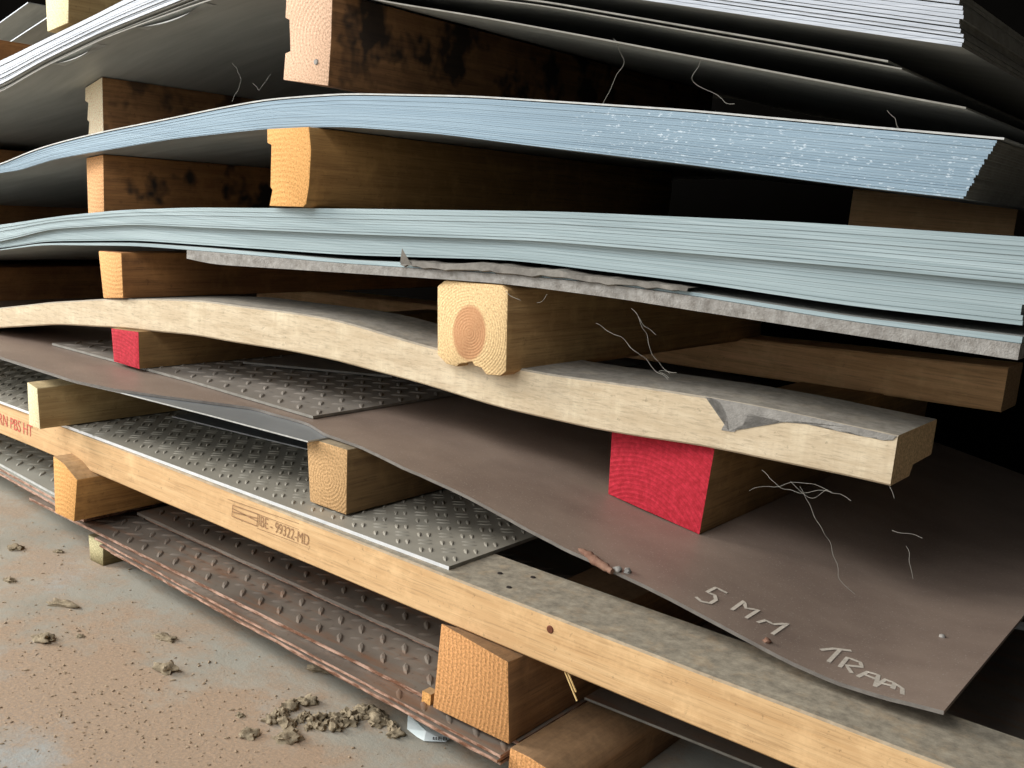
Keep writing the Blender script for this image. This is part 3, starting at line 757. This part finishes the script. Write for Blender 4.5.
# ================================================================== bearers between bundle one and two, bundle one
T0, _, _, xT0 = curve_of([(0, 92), (40, 68), (100, 39), (150, 20), (215, -3), (300, -20), (380, 0), (480, 16), (600, 38), (700, 57), (800, 76), (900, 95), (966, 107)], aU, bU, ext=(-2.25, Z(-.04)))
T1, _, _, xT1 = curve_of([(0, 89), (40, 65), (100, 36), (150, 16), (215, -9), (300, -27), (380, -14), (480, -3), (540, 4), (700, 32), (800, 49), (887, 65)], aU, bU, ext=(-2.25, Z(-.036)))
W0, _, _, xW = curve_of([(0, 86), (40, 62.5), (100, 33), (150, 13), (215, -13), (300, -32), (380, -29), (480, -19), (640, 0), (800, 24), (964, 48)], aU, bU, ext=(-2.25, Z(-.03)))
W1, _, _, _ = curve_of([(0, 61), (40, 41), (100, 12), (120, 1), (215, -42), (300, -66), (380, -70), (480, -62), (640, -45), (800, -27), (964, -8)], aU, bU, ext=(-2.25, Z(-.008)))
pl = P([(287, -24), (333, -19), (331, 40), (328, 86), (283, 80), (285, 53), (290, 51), (289, 20), (285, 18)], .905)
for p in pl:
    if p.z > Z(.19): p.z = T0(p.x) - .004
    if p.z < Z(.115): p.z = max(p.z, C2t(p.x) + .001)
o = prism_y('timber_bearer', pl, 1.9, M_old, bev=.0015)
tag(o, 'big worn bearer with notched left side and nail mark, standing on the blue-grey bundle', 'timber')
disc('nail', aty(316, 62, .9045), .004, Vector((0, -1, 0)), M_cement, o, .002)
pl = P([(85, 83), (102, 77), (104, 131), (87, 136), (89, 122), (87, 120), (88, 103), (85, 101)], .95)
for p in pl[:2]: p.z = T0(p.x) - .003
for p in pl[2:4]: p.z = C2t(p.x) + .001
o = prism_y('timber_bearer', pl, 1.9, M_old2, bev=.0012)
tag(o, 'narrow worn bearer with notched edge on left part of the blue-grey bundle', 'timber')
o = prism_y('timber_bearer', boxpoly(-2.16, -2.05, Z(-.11), Z(-.02), .95), 1.8, M_dark)
tag(o, 'dark timber bearer at left picture edge on top of the blue-grey bundle', 'timber')

GT = 'sheets of the topmost bundle'
o = plate('steel_sheet', -2.25, xT0, T0, lambda x: T0(x) - .0016, lambda x: yU(x), 1.2, [M_face_dark, M_edark], n=110)
tag(o, 'lowest dark sheet of the topmost bundle, drooping down to the right corner', 'steel sheet', GT)
o = plate('steel_sheet', -2.25, xT1 + .012, lambda x: T1(x), lambda x: T1(x) - .0013, lambda x: yU(x) + .004, 1.2, [M_face_dark, M_edark], n=110)
tag(o, 'dark sheet second from bottom of the topmost bundle, ending short of the lowest', 'steel sheet', GT)
o = plate('steel_sheet', -2.25, xT1, lambda x: T1(x) + .0042, lambda x: T1(x) + .0026, lambda x: yU(x) + .001, 1.2, [M_face_dark, M_edark], n=110)
tag(o, 'dark sheet with pale edge, third from bottom of the topmost bundle', 'steel sheet', GT)
stack(12, W1, lambda x: W0(x), -2.25, xW - .010, [M_face_dark, M_ewhite, M_edark], 0, 0, .0012, .0025,
      ('topmost white-edged sheet at the top of the photo', 'thin white-edged sheet in the topmost bundle', 'lowest white-edged sheet of the topmost bundle, above the dark drooping sheets'), 'white-edged sheets of the topmost bundle', depth=1.2, endslope=-.007, fill=.88)
# curled flap hanging from the left underside of the top bundle
for k, pp in enumerate((((52, 61), (70, 58), (88, 52), (95, 48)), ((135, 28), (160, 17), (185, 8), (205, 2)))):
    bm = bmesh.new(); prev = None
    for i, p in enumerate(dense([aty(px, py, aU, bU) for px, py in pp], 5)):
        zt = T0(p.x) - .0025; dz = .009 * math.sin(i / 15 * 3.14)
        row = [bm.verts.new((p.x, yU(p.x) + .02, zt)), bm.verts.new((p.x, yU(p.x) + .003, zt - dz * .6)), bm.verts.new((p.x, yU(p.x) - .001, zt - dz))]
        if prev:
            for j in range(2): bm.faces.new((prev[j], row[j], row[j + 1], prev[j + 1]))
        prev = row
    tag(link('torn_film', bm, M_lgrey_edge, smooth=60), ['curled pale film flap under the top bundle, nearest the left edge', 'curled pale film flap under the top bundle, right of the other flap'][k], 'film')
# bearer on the top bundle at upper left
pl = P([(43, -40), (69, -40), (68, 23), (47, 32)], .86)
pl[2].z = max(pl[2].z, W1(pl[2].x) + .001); pl[3].z = max(pl[3].z, W1(pl[3].x) + .001)
o = prism_y('timber_bearer', pl, 1.8, M_pale, bev=.002)
tag(o, 'pale timber bearer standing on the topmost bundle at upper left', 'timber')
o = prism_y('timber_bearer', boxpoly(-2.22, -2.12, W1(-2.17) + .01, Z(.19), .95), 1.8, M_dark)
tag(o, 'brown timber bearer in the upper left corner behind the pale one', 'timber')
# leaning dark sheets behind, far upper left; white edges paint slits of light
for k, pp in enumerate((((-60, 66), (28, 3)), ((-40, 75), (58, 11)))):
    bm = bmesh.new()
    a, b = aty(*pp[0], 1.9), aty(*pp[1], 1.9); a = b + (a - b) * (b.z / (b.z - a.z))
    d = (b - a).normalized(); nrm = Vector((-d.z, 0, d.x)) * .0035
    vs = [bm.verts.new(v) for v in (a, b, b + nrm, a + nrm, a + Vector((0, .4, 0)), b + Vector((0, .4, 0)), b + nrm + Vector((0, .4, 0)), a + nrm + Vector((0, .4, 0)))]
    for f, mi in (((0, 1, 2, 3), 1), ((4, 5, 6, 7), 1), ((0, 1, 5, 4), 0), ((3, 2, 6, 7), 0), ((0, 3, 7, 4), 0), ((1, 2, 6, 5), 0)): bm.faces.new([vs[i] for i in f]).material_index = mi
    tag(link('steel_sheet', bm, [M_face_dark, M_ewhite]), ['dark sheet with white edge in the upper left corner, outer of two', 'dark sheet with white edge in the upper left corner, inner one by the pale bearer'][k], 'steel sheet')

# ================================================================== small things
# paper scrap under the rusty edges
bm = bmesh.new()
pts = [(408, 714), (407, 729), (417, 737), (424, 741), (446, 742), (454, 735), (440, 727), (420, 720)]
w = [atz(px, py, -.5905) for px, py in pts]
ctr = atz(426, 731, -.584)
vs = [bm.verts.new(p) for p in w]; cv = bm.verts.new(ctr)
for a, b in zip(vs, vs[1:] + vs[:1]): bm.faces.new((a, b, cv))
paper = link('paper_scrap', bm, M_paper); tag(paper, 'crumpled white paper scrap on the floor under the rusty plate edges', 'paper')
cu = bpy.data.curves.new('t', 'FONT'); cu.body = 'BER'; cu.size = .0105; to = bpy.data.objects.new('t', cu); COL.objects.link(to)
dg = bpy.context.evaluated_depsgraph_get(); dg.update(); me = bpy.data.meshes.new_from_object(to.evaluated_get(dg)); bpy.data.objects.remove(to)
me.materials.clear(); me.materials.append(M_black)
a, b, c = atz(432, 740, -.588), atz(446, 741, -.588), atz(432.3, 734, -.588)
ex = (b - a).normalized(); ey = (c - a).normalized()
for v in me.vertices: v.co = a + ex * v.co.x + ey * v.co.y + Vector((0, 0, .0004))
o = bpy.data.objects.new('printed_letters', me); COL.objects.link(o); o.parent = paper

# dirt clumps
cl = [((248, 735), .008, 1.2, 0, 'small dirt clump left of the big drift'), ((288, 739), .010, 1.3, 1, 'small dirt clump in front of the big drift'),
      ((378, 722), .009, 1.5, 2, 'small dirt clump at the right end of the big drift'), ((166, 671), .010, 1.3, .3, 'lone dirt clump in the middle of the bare floor'), ((43, 640), .009, 1.7, .2, 'pale dirt clump near the left edge of the floor'),
      ((15, 549), .008, 1.2, .4, 'pale dirt clump on the floor at left, below the left block'), ((62, 605), .008, 2.2, .5, 'flat brown dirt clump on the floor left of centre'), ((58, 552), .005, 1.5, .5, 'tiny dark dirt clump on the floor below the left block'),
      ((165, 639), .007, 2.0, .3, 'small brown dirt clump behind the lone floor clump'), ((325, 671), .008, 2.2, .7, 'stringy dirt clump by the rusty plate edges'), ((240, 716), .004, 1.2, 0, 'tiny dirt crumb left of the big drift'), ((9, 581), .006, 1.6, .2, 'small dirt clump at the left picture edge of the floor'),
      ((80, 637), .004, 1.3, 1, 'tiny dirt clump right of the pale clump near left edge')]
for k, ((px, py), r, el, rz, lab) in enumerate(cl):
    o = lump('dirt_clump', atz(px, py, -.592), r, M_dirt, k * 7 + 1, .65, 4 if r > .015 else 3, .75, el, rz)
    tag(o, lab, 'dirt clump')
for k, (px, py) in enumerate(((270, 722), (277, 718), (283, 714), (289, 709), (294, 704), (301, 701), (308, 703), (284, 723), (292, 726), (299, 721), (306, 717), (313, 722), (320, 719), (327, 724), (331, 717), (338, 721), (344, 715), (350, 718), (356, 713), (363, 712), (370, 711), (377, 715), (384, 722), (391, 728), (396, 735), (318, 728), (335, 729), (349, 725), (361, 719), (308, 729))):
    o = lump('dirt_clump', atz(px, py, -.592), random.uniform(.0035, .0075), M_dirt, 300 + k * 5, .9, 3, .9, random.uniform(1, 1.7), random.random() * 6)
    tag(o, 'dry dirt clod in the broken ridge of dirt on the floor by the white paper', 'dirt clump', 'clods of the broken dirt ridge')
bm = bmesh.new()
for _ in range(1800):
    if random.random() < .55: x, y = random.gauss(-.92, .2), random.gauss(.60, .09)
    else: x, y = random.uniform(-1.9, -.5), random.uniform(.3, .95)
    r = random.choice((.0004, .0005, .0006, .0007, .0009, .0012)) * random.uniform(.7, 1.3)
    mt = Matrix.Translation((x, y, r * .4)) @ Matrix.Rotation(random.random() * 6, 4, 'Z') @ Matrix.Diagonal((random.uniform(1, 2.8), 1, .8, 1))
    bmesh.ops.create_icosphere(bm, subdivisions=1, radius=r, matrix=mt)
o = link('floor_crumbs', bm, M_crumb); tag(o, 'scattered sawdust and dirt crumbs over the concrete floor', 'dirt', kind='stuff')

# cobwebs
def web(label, lines, y, r=.00022):
    bm = bmesh.new()
    for ln in lines:
        pts = dense([aty(px, py, y) for px, py in ln], 10)
        for _ in range(6): pts = [pts[0]] + [(pts[i - 1] + pts[i] * 2 + pts[i + 1]) / 4 for i in range(1, len(pts) - 1)] + [pts[-1]]
        pts = [p + Vector([.004 * mnoise.noise(p * 70 + Vector((i * 9, 0, 0))) for i in range(3)]) for p in pts]
        tube(bm, pts, r, 4)
    tag(link('cobweb', bm, M_web), label, 'cobweb', kind='stuff')
web('cobweb strands hanging beside the heartwood bearer over the bowed plank', [[(595, 324), (625, 340), (650, 362), (668, 380)], [(632, 308), (644, 325), (648, 340), (652, 356), (668, 372)], [(640, 318), (655, 334)], [(668, 378), (658, 368), (675, 372)], [(505, 290), (520, 302)], [(536, 302), (548, 296)]], .93)
web('cobweb tangle hanging below the right end of the bowed plank', [[(800, 484), (818, 520), (833, 545), (840, 580), (855, 592)], [(760, 470), (790, 492), (830, 490)], [(750, 492), (800, 478), (850, 500)], [(790, 480), (812, 500), (826, 488)], [(893, 530), (925, 538)], [(905, 545), (912, 580)], [(888, 487), (892, 498)]], .98)
web('faint cobweb strands under the top bundle at left', [[(232, 62), (242, 80), (233, 100)], [(253, 84), (260, 92), (270, 75)]], .95, .00022)
web('faint cobweb strands hanging in the black gap under the top bundle', [[(614, 38), (625, 60), (610, 90), (604, 105)], [(700, 60), (690, 82), (735, 105)], [(888, 110), (900, 128)]], .97, .00022)

# pale stick at right behind the brown sheet
pa, pb_ = atz(1008, 623, -.5), atz(1060, 634, -.5)
bm = bmesh.new(); tube(bm, dense([pa, pb_], 3), .006, 6)
o = link('stick', bm, M_lgrey_edge, smooth=50); tag(o, 'pale thin stick behind the brown sheet at the right edge', 'stick')

for o in list(COL.objects):
    c = o.get('category')
    if c and not o.get('group'):
        gname = {'timber': 'timber bearers between the layers of sheets', 'timber block': 'timber blocks between the layers', 'timber plank': 'timber planks', 'dirt clump': 'single dirt clumps on the floor',
                 'crumb': 'crumbs on the brown sheet', 'film': 'torn film flaps', 'steel plate': 'tread plates between the beams'}.get(c)
        if gname: o['group'] = gname
# ------------------------------------------------------------------ light
w = bpy.data.worlds.new('world'); S.world = w; w.use_nodes = True
bg = w.node_tree.nodes['Background']; bg.inputs[0].default_value = (.80, .90, 1.0, 1); bg.inputs[1].default_value = .40
def area(name, loc, tgt, sx, sy, e, col):
    l = bpy.data.lights.new(name, 'AREA'); l.shape = 'RECTANGLE'; l.size = sx; l.size_y = sy; l.energy = e; l.color = col
    o = bpy.data.objects.new(name, l); COL.objects.link(o); o.location = loc
    o.rotation_euler = (Vector(tgt) - Vector(loc)).to_track_quat('-Z', 'Y').to_euler(); return o
area('doorway_light', (-5.2, -1.2, 2.3), (-.9, .9, .35), 1.6, 1.8, 330, (1.0, .96, .90))
area('doorway_low_light', (-5.0, -.4, .9), (-.9, 1.2, .6), 2.4, 1.7, 100, (.95, .98, 1.0))  # added low fill from the left, brightens the sheet undersides
area('hall_light', (-1.2, -3.0, 1.7), (-.7, .9, .4), 3.5, 2.2, 85, (.95, .97, 1.0))  # added soft fill for the front faces
area('roof_light', (-1.4, -1.9, 3.0), (-1.2, -1.0, 0), 3.0, 1.4, 150, (.97, .98, 1.0))  # added over the front floor, its bounce lifts the undersides
S.view_settings.view_transform = 'Standard'
S.view_settings.look = 'None'
S.view_settings.exposure = -0.5
